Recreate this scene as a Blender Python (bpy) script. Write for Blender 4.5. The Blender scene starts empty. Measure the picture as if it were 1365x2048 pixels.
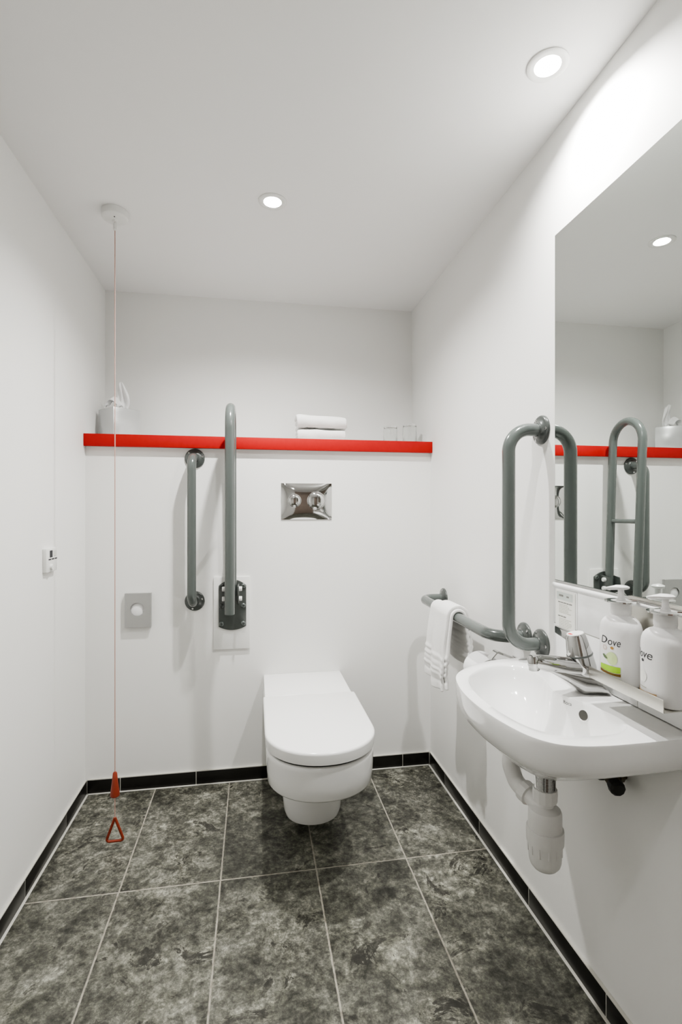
import bpy, bmesh, math, random
from mathutils import Vector, Matrix, geometry
from mathutils.bvhtree import BVHTree
random.seed(7)
PI = math.pi
SC = bpy.context.scene
COL = SC.collection

# ------------------------------------------------------------------ materials
def nd(nt, t, **kw):
    n = nt.nodes.new(t)
    for k, v in kw.items():
        setattr(n, k, v)
    return n

def mat(name, col, rough=0.5, metal=0.0, spec=0.5, coat=0.0, trans=0.0, ior=1.45, bump=0.0, bscale=200.0, var=0.0, vscale=6.0):
    m = bpy.data.materials.new(name)
    m.use_nodes = True
    nt = m.node_tree
    b = nt.nodes['Principled BSDF']
    b.inputs['Base Color'].default_value = (*col, 1)
    b.inputs['Roughness'].default_value = rough
    b.inputs['Metallic'].default_value = metal
    b.inputs['Specular IOR Level'].default_value = spec
    b.inputs['Coat Weight'].default_value = coat
    b.inputs['Coat Roughness'].default_value = 0.05
    b.inputs['Transmission Weight'].default_value = trans
    b.inputs['IOR'].default_value = ior
    tc = nd(nt, 'ShaderNodeTexCoord')
    if var > 0:
        n = nd(nt, 'ShaderNodeTexNoise')
        n.inputs['Scale'].default_value = vscale
        n.inputs['Detail'].default_value = 4
        nt.links.new(tc.outputs['Object'], n.inputs['Vector'])
        mx = nd(nt, 'ShaderNodeMix', data_type='RGBA')
        mx.inputs[6].default_value = (*[max(0, c * (1 - var)) for c in col], 1)
        mx.inputs[7].default_value = (*[min(1, c * (1 + var)) for c in col], 1)
        nt.links.new(n.outputs['Fac'], mx.inputs[0])
        nt.links.new(mx.outputs[2], b.inputs['Base Color'])
    if bump > 0:
        n = nd(nt, 'ShaderNodeTexNoise')
        n.inputs['Scale'].default_value = bscale
        n.inputs['Detail'].default_value = 3
        nt.links.new(tc.outputs['Object'], n.inputs['Vector'])
        bp = nd(nt, 'ShaderNodeBump')
        bp.inputs['Strength'].default_value = bump
        bp.inputs['Distance'].default_value = 0.002
        nt.links.new(n.outputs['Fac'], bp.inputs['Height'])
        nt.links.new(bp.outputs['Normal'], b.inputs['Normal'])
    return m

def srgb(r, g, b):
    f = lambda c: (c / 255 / 12.92) if c / 255 <= 0.04045 else ((c / 255 + 0.055) / 1.055) ** 2.4
    return (f(r), f(g), f(b))

M_WALL = mat('wall_paint', (0.86, 0.857, 0.838), 0.55, spec=0.3, bump=0.03, bscale=90, var=0.008, vscale=3)
M_CEIL = mat('ceiling_paint', (0.88, 0.875, 0.865), 0.8, spec=0.1, var=0.008, vscale=3)
M_RED = mat('red_board', (0.43, 0.012, 0.011), 0.6, spec=0.3, bump=0.15, bscale=300, var=0.08, vscale=60)
M_LEDGE = mat('white_board', (0.8, 0.8, 0.79), 0.4)
M_BLACK = mat('black_tile', (0.012, 0.0115, 0.010), 0.33, spec=0.5, bump=0.06, bscale=60, var=0.25, vscale=30)
M_GROUT = mat('pale_grout', (0.60, 0.59, 0.54), 0.85, bump=0.2, bscale=300, var=0.06, vscale=40)
M_CERAMIC = mat('white_ceramic', (0.86, 0.86, 0.85), 0.10, spec=0.5, coat=0.3)
M_SEAT = mat('white_seat_plastic', (0.88, 0.88, 0.87), 0.16, spec=0.5)
M_SHADOWGAP = mat('dark_gap_shade', (0.02, 0.02, 0.02), 0.6)  # near-black colour standing for the shade between lid and pan
M_RAIL = mat('grey_rail_enamel', (0.105, 0.120, 0.114), 0.20, spec=0.5, coat=0.4)
M_RAILD = mat('dark_grey_rail_plate', (0.070, 0.078, 0.074), 0.28, spec=0.5, coat=0.4)
M_CHROME = mat('polished_chrome', (0.60, 0.60, 0.595), 0.06, metal=1.0)
M_TAP = mat('tap_chrome', (0.50, 0.50, 0.495), 0.05, metal=1.0)
M_STEEL = mat('satin_steel', (0.54, 0.53, 0.49), 0.28, metal=1.0, bump=0.03, bscale=400)
M_MIRROR = mat('mirror_silver', (0.74, 0.77, 0.75), 0.0, metal=1.0)
M_MEDGE = mat('mirror_edge', (0.10, 0.12, 0.11), 0.25)
M_WPLAST = mat('white_plastic', (0.80, 0.80, 0.78), 0.35)
M_BOTTLE = mat('white_bottle_plastic', (0.79, 0.785, 0.78), 0.28, spec=0.45)
M_PIPE = mat('white_waste_pipe', (0.76, 0.755, 0.74), 0.38, var=0.03, vscale=20)
M_GREYBOX = mat('grey_metal_box', (0.43, 0.43, 0.42), 0.38, metal=0.45)
M_DARK = mat('near_black', (0.012, 0.012, 0.010), 0.5)
M_BRONZE = mat('tarnished_brass', (0.09, 0.075, 0.05), 0.4, metal=0.7, var=0.4, vscale=60)
M_TOWEL = mat('white_terry', (0.86, 0.855, 0.84), 0.95, spec=0.05, bump=0.7, bscale=550, var=0.03, vscale=120)
M_TISSUE = mat('white_tissue', (0.87, 0.87, 0.87), 0.9, spec=0.05)
M_BOX = mat('pale_box', (0.62, 0.63, 0.63), 0.22, spec=0.6, metal=0.35)
M_BOXEDGE = mat('pale_box_edge', (0.30, 0.31, 0.31), 0.3, metal=0.5)
M_GLASS = mat('clear_glass', (0.97, 0.98, 0.975), 0.02, trans=1.0, ior=1.42)
M_TILE = mat('white_glazed_tile', (0.84, 0.845, 0.84), 0.12, spec=0.5)
M_PAPER = mat('paper_white', (0.80, 0.80, 0.76), 0.6)
M_PAPERHEAD = mat('paper_pale_green', (0.56, 0.60, 0.57), 0.6)
M_INK = mat('grey_ink', (0.20, 0.20, 0.185), 0.7)
M_HOLESHADE = mat('shaded_hole', (0.07, 0.068, 0.06), 0.6)
M_INKP = mat('pale_ink', (0.50, 0.50, 0.44), 0.7)
M_DKINK = mat('dark_ink', (0.045, 0.045, 0.05), 0.6)
M_GOLD = mat('gold_print', (0.42, 0.24, 0.06), 0.5)
M_TAN = mat('tan_print', (0.52, 0.36, 0.20), 0.5)
M_BROWN = mat('brown_print', (0.20, 0.115, 0.02), 0.5)
M_GREEN = mat('green_print', (0.33, 0.60, 0.015), 0.45)
M_LIME = mat('pale_green_print', (0.56, 0.68, 0.34), 0.45)
M_LEAF = mat('leaf_print', (0.10, 0.15, 0.07), 0.5)
M_PEACH = mat('peach_print', (0.70, 0.55, 0.48), 0.5)
M_CORD = mat('faded_red_cord', (0.56, 0.36, 0.31), 0.7)
M_PULL = mat('red_pull_plastic', (0.27, 0.045, 0.022), 0.4)
M_REDMARK = mat('red_mark', (0.55, 0.05, 0.05), 0.4)
M_DOOR = mat('brown_door', (0.30, 0.24, 0.20), 0.45, var=0.25, vscale=4)

def emis(name, col, s):
    m = bpy.data.materials.new(name); m.use_nodes = True
    nt = m.node_tree
    b = nt.nodes['Principled BSDF']
    b.inputs['Base Color'].default_value = (0.9, 0.9, 0.9, 1)
    b.inputs['Emission Color'].default_value = (*col, 1)
    b.inputs['Emission Strength'].default_value = s
    return m
M_LAMP = emis('lamp_glow', (1.0, 0.99, 0.96), 14.0)

def floor_material():
    m = bpy.data.materials.new('slate_look_tiles'); m.use_nodes = True
    nt = m.node_tree; L = nt.links.new
    b = nt.nodes['Principled BSDF']
    tc = nd(nt, 'ShaderNodeTexCoord')
    sep = nd(nt, 'ShaderNodeSeparateXYZ'); L(tc.outputs['Object'], sep.inputs[0])
    def math_(op, a, bb=None, clamp=False):
        n = nd(nt, 'ShaderNodeMath', operation=op); n.use_clamp = clamp
        for i, v in enumerate((a, bb)):
            if v is None: continue
            if isinstance(v, (int, float)): n.inputs[i].default_value = v
            else: L(v, n.inputs[i])
        return n.outputs[0]
    def axis(out, off, size, half):
        t = math_('DIVIDE', math_('SUBTRACT', out, off), size)
        cell = math_('FLOOR', t)
        fr = math_('SUBTRACT', t, cell)
        d = math_('MINIMUM', fr, math_('SUBTRACT', 1.0, fr))
        dd = math_('MULTIPLY', d, size)
        return cell, dd
    cx, dx = axis(sep.outputs[0], -0.4035, 0.3005, 0.0025)
    cy, dy = axis(sep.outputs[1], 1.6265, 0.604, 0.0025)
    d = math_('MINIMUM', dx, dy)
    line = math_('SUBTRACT', 1.0, math_('DIVIDE', math_('SUBTRACT', d, 0.0018), 0.0012, ), True)
    line = math_('MINIMUM', math_('MAXIMUM', line, 0.0), 1.0)
    # per-tile offset
    comb = nd(nt, 'ShaderNodeCombineXYZ')
    L(math_('MULTIPLY', cx, 3.17), comb.inputs[0]); L(math_('MULTIPLY', cy, 5.31), comb.inputs[1]); L(math_('MULTIPLY', math_('ADD', cx, math_('MULTIPLY', cy, 2.3)), 1.7), comb.inputs[2])
    add = nd(nt, 'ShaderNodeVectorMath', operation='ADD')
    L(tc.outputs['Object'], add.inputs[0]); L(comb.outputs[0], add.inputs[1])
    V = add.outputs[0]
    def noise(scale, detail, rough, dist=0.0, v=V):
        n = nd(nt, 'ShaderNodeTexNoise')
        n.inputs['Scale'].default_value = scale; n.inputs['Detail'].default_value = detail
        n.inputs['Roughness'].default_value = rough; n.inputs['Distortion'].default_value = dist
        L(v, n.inputs['Vector']); return n.outputs['Fac']
    def ramp(f, stops, interp='LINEAR'):
        r = nd(nt, 'ShaderNodeValToRGB'); r.color_ramp.interpolation = interp
        els = r.color_ramp.elements
        while len(els) > 1: els.remove(els[-1])
        els[0].position = stops[0][0]; els[0].color = (*stops[0][1], 1)
        for p, c in stops[1:]:
            e = els.new(p); e.color = (*c, 1)
        L(f, r.inputs[0]); return r.outputs[0]
    def mix(fac, a, bb, mode='MIX'):
        n = nd(nt, 'ShaderNodeMix', data_type='RGBA', blend_type=mode)
        for i, v in ((0, fac), (6, a), (7, bb)):
            if isinstance(v, (int, float)): n.inputs[i].default_value = v
            elif isinstance(v, tuple): n.inputs[i].default_value = (*v, 1)
            else: L(v, n.inputs[i])
        return n.outputs[2]
    base = ramp(noise(10.0, 14, 0.76, 0.35), [(0.32, (0.030, 0.030, 0.025)), (0.44, (0.080, 0.080, 0.068)), (0.56, (0.150, 0.150, 0.131)), (0.72, (0.27, 0.27, 0.243))])
    fine = ramp(noise(48, 14, 0.86, 0.15), [(0.36, (0.16, 0.16, 0.145)), (0.50, (0.92, 0.92, 0.91)), (0.64, (2.3, 2.3, 2.22))])
    mid = ramp(noise(22, 10, 0.72, 0.9), [(0.40, (0.62, 0.62, 0.60)), (0.52, (1.0, 1.0, 1.0)), (0.62, (1.35, 1.35, 1.33))])
    fine = mix(1.0, fine, mid, 'MULTIPLY')
    c = mix(1.0, base, fine, 'MULTIPLY')
    # broad light / dark clouds
    cloud = ramp(noise(3.2, 6, 0.6, 0.5, tc.outputs['Object']), [(0.35, (0.66, 0.66, 0.645)), (0.65, (1.42, 1.42, 1.40))])
    c = mix(1.0, c, cloud, 'MULTIPLY')
    # dark flaked patches
    fn = noise(7.0, 12, 0.72, 0.7)
    halo = ramp(fn, [(0.53, (1, 1, 1)), (0.58, (1.35, 1.35, 1.33)), (0.60, (1.35, 1.35, 1.33))])
    c = mix(1.0, c, halo, 'MULTIPLY')
    flake = ramp(fn, [(0.594, (0, 0, 0)), (0.606, (1, 1, 1))])
    fl2 = ramp(noise(30, 6, 0.7, 0.5), [(0.36, (0.45, 0.45, 0.45)), (0.55, (1, 1, 1))])
    fm = mix(1.0, flake, fl2, 'MULTIPLY')
    fm = mix(1.0, fm, (0.90, 0.90, 0.90), 'MULTIPLY')
    c = mix(fm, c, (0.020, 0.019, 0.016))
    gn = ramp(noise(60, 3, 0.5), [(0.3, (0.22, 0.20, 0.16)), (0.7, (0.44, 0.42, 0.36))])
    c = mix(line, c, gn)
    L(c, b.inputs['Base Color'])
    rr = nd(nt, 'ShaderNodeMapRange'); L(noise(18, 5, 0.6), rr.inputs[0])
    rr.inputs[3].default_value = 0.30; rr.inputs[4].default_value = 0.52
    L(rr.outputs[0], b.inputs['Roughness'])
    b.inputs['Specular IOR Level'].default_value = 0.42
    bp = nd(nt, 'ShaderNodeBump'); bp.inputs['Strength'].default_value = 0.25; bp.inputs['Distance'].default_value = 0.0015
    h = math_('SUBTRACT', noise(42, 9, 0.75, 0.4), math_('MULTIPLY', line, 0.6))
    L(h, bp.inputs['Height']); L(bp.outputs['Normal'], b.inputs['Normal'])
    return m
M_FLOOR = floor_material()

# ------------------------------------------------------------------ object helpers
def obj(name, bm, m, parent=None, loc=(0, 0, 0), smooth=35.0, bevel=0.0, bseg=2):
    """Link a bmesh given in world coordinates as ONE object whose origin is its root's base."""
    if parent is not None:
        r = parent
        while r.parent is not None: r = r.parent
        off = r.location.copy()
    else:
        off = Vector(loc)
    bmesh.ops.recalc_face_normals(bm, faces=bm.faces)
    if bevel > 0:
        es = [e for e in bm.edges if len(e.link_faces) == 2 and e.calc_face_angle(0) > math.radians(40)]
        bmesh.ops.bevel(bm, geom=es, offset=bevel, segments=bseg, profile=0.5, affect='EDGES', clamp_overlap=True)
    bmesh.ops.translate(bm, verts=bm.verts, vec=-off)
    me = bpy.data.meshes.new(name)
    bm.to_mesh(me); bm.free()
    if smooth:
        me.polygons.foreach_set('use_smooth', [True] * len(me.polygons))
        me.set_sharp_from_angle(angle=math.radians(smooth))
    if m is not None: me.materials.append(m)
    o = bpy.data.objects.new(name, me)
    COL.objects.link(o)
    if parent is not None: o.parent = parent
    else: o.location = off
    return o

def tag(o, label, cat, group=None):
    o['label'] = label; o['category'] = cat
    if group: o['group'] = group
    return o

def thing(name, label, cat, loc, group=None):
    o = bpy.data.objects.new(name, None); COL.objects.link(o)
    o.empty_display_size = 0.05
    o.location = loc
    return tag(o, label, cat, group)

def struct(name, bm, m, parent=None, **kw):
    o = obj(name, bm, m, parent, **kw)
    if parent is None: o['kind'] = 'structure'
    return o

def B(): return bmesh.new()

def box(bm, x0, x1, y0, y1, z0, z1):
    r = bmesh.ops.create_cube(bm, size=1.0)
    for v in r['verts']:
        v.co = Vector((x0 if v.co.x < 0 else x1, y0 if v.co.y < 0 else y1, z0 if v.co.z < 0 else z1))
    return bm

def grid(bm, rows, closed_u=False, closed_v=False, cap0=False, cap1=False):
    """rows: list of rings (lists of points) lofted together; closed_u closes each ring."""
    vs = [[bm.verts.new(p) for p in r] for r in rows]
    n = len(vs[0]); R = len(vs)
    for i in range(R if closed_v else R - 1):
        a, b = vs[i], vs[(i + 1) % R]
        for j in range(n if closed_u else n - 1):
            k = (j + 1) % n
            bm.faces.new((a[j], a[k], b[k], b[j]))
    if cap0: bm.faces.new(list(reversed(vs[0])))
    if cap1: bm.faces.new(vs[-1])
    return vs

def frame(d):
    d = d.normalized()
    u = Vector((0, 0, 1)) if abs(d.z) < 0.9 else Vector((1, 0, 0))
    a = d.cross(u).normalized(); b = d.cross(a).normalized()
    return a, b

def fillet(pts, r, n=10):
    pts = [Vector(p) for p in pts]
    out = [pts[0]]
    for i in range(1, len(pts) - 1):
        p = pts[i]; a = (pts[i - 1] - p); b = (pts[i + 1] - p)
        rr = r[i - 1] if isinstance(r, (list, tuple)) else r
        ang = a.angle(b)
        if rr <= 0 or ang > PI - 0.02:
            out.append(p); continue
        t = min(rr / math.tan(ang / 2), a.length * 0.98, b.length * 0.98)
        rr = t * math.tan(ang / 2)
        A = a.normalized(); Bn = b.normalized()
        c = p + (A + Bn).normalized() * (rr / math.sin(ang / 2))
        s = p + A * t - c; e = p + Bn * t - c
        tot = s.angle(e); ax = s.cross(e).normalized()
        for k in range(n + 1):
            out.append(c + Matrix.Rotation(tot * k / n, 3, ax) @ s)
    out.append(pts[-1])
    return out

def tube(bm, pts, r, seg=24, cap=True):
    pts = [Vector(p) for p in pts]
    rs = r if isinstance(r, (list, tuple)) else [r] * len(pts)
    rows = []
    a = None
    for i, p in enumerate(pts):
        if i == 0: d = pts[1] - p
        elif i == len(pts) - 1: d = p - pts[i - 1]
        else: d = (pts[i + 1] - p).normalized() + (p - pts[i - 1]).normalized()
        d.normalize()
        if a is None: a, b = frame(d)
        else:
            a = (a - d * a.dot(d)).normalized(); b = d.cross(a).normalized()
        rows.append([p + (a * math.cos(2 * PI * k / seg) + b * math.sin(2 * PI * k / seg)) * rs[i] for k in range(seg)])
    grid(bm, rows, closed_u=True, cap0=cap, cap1=cap)
    return bm

def lathe(bm, prof, base=(0, 0, 0), axis=(0, 0, 1), seg=48, sx=1.0, sy=1.0, cap0=True, cap1=True):
    """prof: (radius, height) pairs revolved round axis from base."""
    base = Vector(base); ax = Vector(axis).normalized()
    if abs(ax.z) > 0.999: a, b = Vector((1, 0, 0)), Vector((0, 1, 0))
    else:
        b = Vector((0, 0, 1)); b = (b - ax * b.dot(ax)).normalized(); a = b.cross(ax).normalized()
    rows = []
    for r, h in prof:
        rows.append([base + ax * h + (a * math.cos(2 * PI * k / seg) * sx + b * math.sin(2 * PI * k / seg) * sy) * r for k in range(seg)])
    grid(bm, rows, closed_u=True, cap0=cap0, cap1=cap1)
    return bm

def arcprof(r0, r1, h0, h1, n=6, convex=True):
    out = []
    for k in range(n + 1):
        t = k / n * PI / 2
        if convex: out.append((r1 + (r0 - r1) * math.cos(t), h0 + (h1 - h0) * math.sin(t)))
        else: out.append((r0 + (r1 - r0) * math.sin(t), h1 + (h0 - h1) * math.cos(t)))
    return out

def prism(bm, pts, d0, d1, axis='z'):
    """Polygon (2-D points) extruded along an axis."""
    def P(a, b, d):
        return {'z': (a, b, d), 'y': (a, d, b), 'x': (d, a, b)}[axis]
    rows = [[P(a, b, d0) for a, b in pts], [P(a, b, d1) for a, b in pts]]
    grid(bm, rows, closed_u=True, cap0=True, cap1=True)
    return bm

def rrect(cx, cy, w, h, r, n=6):
    pts = []
    for sx, sy, a0 in ((1, 1, 0), (-1, 1, 90), (-1, -1, 180), (1, -1, 270)):
        for k in range(n + 1):
            a = math.radians(a0 + 90 * k / n)
            pts.append((cx + sx * (w / 2 - r) + r * math.cos(a), cy + sy * (h / 2 - r) + r * math.sin(a)))
    return pts

def catmull(pts, n=8, closed=False):
    P = [Vector(p) for p in pts]; out = []; N = len(P)
    rng = range(N) if closed else range(N - 1)
    for i in rng:
        p0 = P[(i - 1) % N] if closed or i > 0 else P[0] * 2 - P[1]
        p1 = P[i]; p2 = P[(i + 1) % N]
        p3 = P[(i + 2) % N] if closed or i + 2 < N else P[-1] * 2 - P[-2]
        for k in range(n):
            t = k / n
            out.append(0.5 * ((2 * p1) + (p2 - p0) * t + (2 * p0 - 5 * p1 + 4 * p2 - p3) * t * t + (3 * p1 - p0 - 3 * p2 + p3) * t ** 3))
    if not closed: out.append(P[-1])
    return out

def text_mesh(body, size, shear=0.0):
    cu = bpy.data.curves.new('lettering', 'FONT'); cu.body = body; cu.size = size; cu.shear = shear
    cu.align_x = 'CENTER'; cu.align_y = 'CENTER'; cu.resolution_u = 4
    o = bpy.data.objects.new('lettering', cu); COL.objects.link(o)
    dg = bpy.context.evaluated_depsgraph_get(); dg.update()
    me = bpy.data.meshes.new_from_object(o.evaluated_get(dg))
    bm = bmesh.new(); bm.from_mesh(me)
    bpy.data.objects.remove(o); bpy.data.curves.remove(cu); bpy.data.meshes.remove(me)
    return bm

# ------------------------------------------------------------------ room dimensions
XL, XR = -0.680, 0.797
YB, YR, YF = 2.222, 2.500, -0.55       # boxed-in lower wall, recess above it, wall behind the camera
ZC = 2.175
ZS0, ZS1 = 1.418, 1.468                # red shelf edge
T = 0.12

bm = B(); box(bm, XL - T, XR + T, YF - T, YR + T, -0.08, 0); floor = struct('floor', bm, M_FLOOR)
bm = B(); box(bm, XL - T, XL, YF - T, YR + T, 0, ZC); struct('wall_left', bm, M_WALL)
bm = B(); box(bm, XR, XR + T, YF - T, YR + T, 0, ZC); struct('wall_right', bm, M_WALL)
bm = B(); box(bm, XL, XR, YF - T, YF, 0, ZC); struct('wall_front', bm, M_WALL)
prof = [(YB, 0), (YB, ZS0), (YR, ZS0), (YR, ZC), (YR + T, ZC), (YR + T, 0)]
bm = B(); prism(bm, prof, XL, XR, 'x'); struct('wall_back', bm, M_WALL)

# ceiling with round holes for the recessed lamps
LAMPS = [(0.060, 1.690), (0.664, 1.068), (0.06, 0.10)]  # last position is an added fill light behind the camera
RH = 0.036
bm = B()
outer = [Vector((XL - T, YF - T, 0)), Vector((XR + T, YF - T, 0)), Vector((XR + T, YR + T, 0)), Vector((XL - T, YR + T, 0))]
loops = [outer]
for lx, ly in LAMPS:
    loops.append([Vector((lx + RH * math.cos(-2 * PI * k / 40), ly + RH * math.sin(-2 * PI * k / 40), 0)) for k in range(40)])
allv = [v for l in loops for v in l]
bv = [bm.verts.new((v.x, v.y, ZC)) for v in allv]
for tri in geometry.tessellate_polygon(loops):
    try: bm.faces.new([bv[i] for i in tri])
    except ValueError: pass
bv2 = [bm.verts.new((v.x, v.y, ZC + 0.1)) for v in allv]
i0 = 0
for l in loops:
    n = len(l)
    for k in range(n):
        bm.faces.new((bv[i0 + k], bv[i0 + (k + 1) % n], bv2[i0 + (k + 1) % n], bv2[i0 + k]))
    i0 += n
o = bm.faces.new(bv2[:4])
struct('ceiling', bm, M_CEIL, smooth=None)

# door in the wall behind the camera
bm = B(); box(bm, 0.02, 0.72, YF - 0.005, YF + 0.03, 0, 2.04); dr = struct('door_1', bm, M_DOOR, bevel=0.003)
bm = B(); tube(bm, fillet([(0.09, YF + 0.03, 1.0), (0.09, YF + 0.08, 1.0), (0.21, YF + 0.08, 1.0)], 0.02), 0.01); obj('door_handle', bm, M_STEEL, dr)

# baseboards: black tiles with pale grout between, above and below
SK = 0.0555; PR = 0.009
def baseboard(name, side, joints):
    bt, bg = B(), B()
    if side == 'back':
        a0, a1 = XL + PR, XR - PR
        f = lambda bmm, a, b, d, z0, z1: box(bmm, a, b, YB - d, YB, z0, z1)
    elif side == 'left':
        a0, a1 = YF, YB - PR
        f = lambda bmm, a, b, d, z0, z1: box(bmm, XL, XL + d, a, b, z0, z1)
    elif side == 'right':
        a0, a1 = YF, YB - PR
        f = lambda bmm, a, b, d, z0, z1: box(bmm, XR - d, XR, a, b, z0, z1)
    js = [a0] + sorted(j for j in joints if a0 + 0.01 < j < a1 - 0.01) + [a1]
    for j0, j1 in zip(js[:-1], js[1:]):
        f(bt, j0 + 0.0014, j1 - 0.0014, PR, 0.0025, SK)
    f(bg, a0, a1, PR - 0.001, 0.0, SK + 0.0035)
    f(bg, a0 if side == 'back' else a0, a1, PR + 0.007, 0.0, 0.0018)
    o = struct(name, bt, M_BLACK, bevel=0.0012)
    obj('grout', bg, M_GROUT, o, bevel=0.001)
baseboard('baseboard_back', 'back', [-0.543, -0.241, 0.060, 0.362, 0.662])
baseboard('baseboard_left', 'left', [1.986 - 0.337 * k for k in range(8)])
baseboard('baseboard_right', 'right', [2.026 - 0.33 * k for k in range(8)])

# ------------------------------------------------------------------ red shelf along the top of the boxed-in wall
sh = thing('shelf', 'long shelf with a bright red front edge across the back wall', 'shelf', (0.06, 2.3, ZS0))
bm = B(); box(bm, XL + 0.0005, XR - 0.0005, 2.196, 2.214, ZS0, ZS1); obj('front_edge', bm, M_RED, sh, bevel=0.0012)
bm = B(); box(bm, XL + 0.0005, XR - 0.0005, 2.214, YR - 0.0005, ZS0 + 0.0005, ZS1 - 0.001); obj('shelf_board', bm, M_LEDGE, sh)

# ------------------------------------------------------------------ ceiling downlights
def downlight(x, y, label):
    t = thing('downlight', label, 'light', (x, y, ZC), 'recessed round downlights in the ceiling')
    bm = B()
    prof = [(0.046, -0.0002), (0.046, -0.0025), (0.043, -0.0045), (0.037, -0.0045), (0.0290, -0.0030), (0.0275, -0.001), (0.0272, 0.0155), (0.0262, 0.0155), (0.0262, 0.019), (0.0357, 0.019), (0.0357, 0.0)]
    lathe(bm, prof, (x, y, ZC), cap0=False, cap1=False)
    obj('trim_ring', bm, M_WPLAST, t)
    bm = B(); lathe(bm, [(0.0265, 0.0135), (0.0265, 0.020)], (x, y, ZC)); obj('diffuser', bm, M_LAMP, t)
    return t
d1 = downlight(LAMPS[0][0], LAMPS[0][1], 'round white downlight in the ceiling above the toilet')
d2 = downlight(LAMPS[1][0], LAMPS[1][1], 'round white downlight in the ceiling close to the mirror wall')
fill_light = downlight(LAMPS[2][0], LAMPS[2][1], 'added unseen fill light near the door, shaped as a round white downlight')  # invented lamp, put in only to add some fill
for (x, y), p in zip(LAMPS, (13.5, 10.0, 2.5)):  # the weakest power belongs to the added fill
    ld = bpy.data.lights.new('downlight_lamp', 'AREA'); ld.shape = 'DISK'; ld.size = 0.046; ld.energy = p
    ld.color = (1.0, 0.985, 0.955); ld.spread = math.radians(165)
    lo = bpy.data.objects.new('downlight_lamp', ld); lo.location = (x, y, ZC + 0.0125); COL.objects.link(lo)

# ------------------------------------------------------------------ emergency pull cord
px, py = -0.468, 1.838
pc = thing('emergency_pull_cord', 'thin faded red cord hanging from a round white ceiling switch', 'pull cord', (px, py, ZC))
bm = B(); lathe(bm, [(0.043, -0.0005), (0.043, -0.022), (0.040, -0.026), (0.034, -0.028), (0.010, -0.031), (0.007, -0.036)], (px, py, ZC)); obj('ceiling_switch', bm, M_WPLAST, pc)
bm = B(); lathe(bm, [(0.0022, -0.0275), (0.0022, -0.0305)], (px + 0.004, py - 0.022, ZC), seg=16); obj('indicator', bm, M_DARK, pc)
bm = B(); lathe(bm, [(0.003, 0.0), (0.006, 0.004), (0.006, 0.022), (0.003, 0.028)], (px, py, ZC - 0.066), seg=20); obj('cord_connector', bm, M_WPLAST, pc)
bm = B(); tube(bm, [(px, py, ZC - 0.030), (px, py, 0.6), (px, py, 0.105)], 0.0016, seg=10); obj('cord', bm, M_CORD, pc)
bm = B(); lathe(bm, [(0.003, 0.085), (0.007, 0.080), (0.010, 0.05), (0.015, 0.012), (0.015, 0.004), (0.012, 0.0)], (px, py, 0.180), seg=24); obj('pull_knob', bm, M_PULL, pc)
bm = B()
tri = fillet([(px, py, 0.108), (px - 0.029, py, 0.028), (px + 0.029, py, 0.028), (px, py, 0.108)], 0.008)
tube(bm, tri, 0.0045, seg=12); obj('pull_triangle', bm, M_PULL, pc)

# ------------------------------------------------------------------ toilet
TC = 0.211                                     # centre line
tl = thing('toilet', 'white wall-hung toilet with flat D-shaped lid below the chrome flush plate', 'toilet', (TC, 1.9, 0))
def dshape(hw, yc, ry, yback, n=28, hwb=None):
    hwb = hw if hwb is None else hwb
    pts = [(TC + hwb, yback)]
    for k in range(n + 1):
        a = -PI * k / n
        ex = 2.08
        c, s = math.cos(a), math.sin(a)
        pts.append((TC + hw * math.copysign(abs(c) ** (2 / ex), c), yc - ry * abs(s) ** (2 / ex)))
    pts.append((TC - hwb, yback))
    return pts
def dloft(bm, secs):
    rows = [[(x, y, z) for x, y in dshape(hw, yc, ry, yb)] for hw, yc, ry, yb, z in secs]
    grid(bm, rows, closed_u=True, cap0=True, cap1=True)
# pan
bm = B()
secs = [(0.086, 1.86, 0.084, YB, 0.052), (0.098, 1.86, 0.097, YB, 0.058), (0.104, 1.86, 0.103, YB, 0.075), (0.110, 1.86, 0.110, YB, 0.130), (0.117, 1.86, 0.118, YB, 0.318)]
dloft(bm, secs)
obj('pan_foot', bm, M_CERAMIC, tl, smooth=40)
bm = B()
secs = [(0.158, 1.64, 0.150, YB, 0.293), (0.164, 1.64, 0.158, YB, 0.2945), (0.1685, 1.64, 0.163, YB, 0.301), (0.1715, 1.64, 0.167, YB, 0.335), (0.1735, 1.64, 0.170, YB, 0.386), (0.1730, 1.64, 0.1695, YB, 0.394), (0.1705, 1.64, 0.167, YB, 0.3990), (0.166, 1.64, 0.162, YB, 0.4015)]
dloft(bm, secs)
obj('pan', bm, M_CERAMIC, tl, smooth=50)
bm = B(); dloft(bm, [(0.1655, 1.64, 0.162, 1.94, 0.4005), (0.1655, 1.64, 0.162, 1.94, 0.412)]); obj('lid_gap_shade', bm, M_SHADOWGAP, tl)  # dark slab painted as the shade in the gap under the lid
bm = B()
dloft(bm, [(0.172, 1.638, 0.171, 1.947, 0.4105), (0.1750, 1.638, 0.175, 1.948, 0.4125), (0.1775, 1.638, 0.178, 1.949, 0.441), (0.1765, 1.638, 0.177, 1.9485, 0.4455), (0.1735, 1.638, 0.174, 1.947, 0.4485), (0.169, 1.638, 0.169, 1.944, 0.4493)])
obj('lid', bm, M_SEAT, tl, smooth=45)
bm = B(); box(bm, TC - 0.171, TC + 0.165, 1.9545, YB - 0.0005, 0.4035, 0.4475); obj('hinge_cover', bm, M_SEAT, tl, bevel=0.004, bseg=3)

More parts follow.
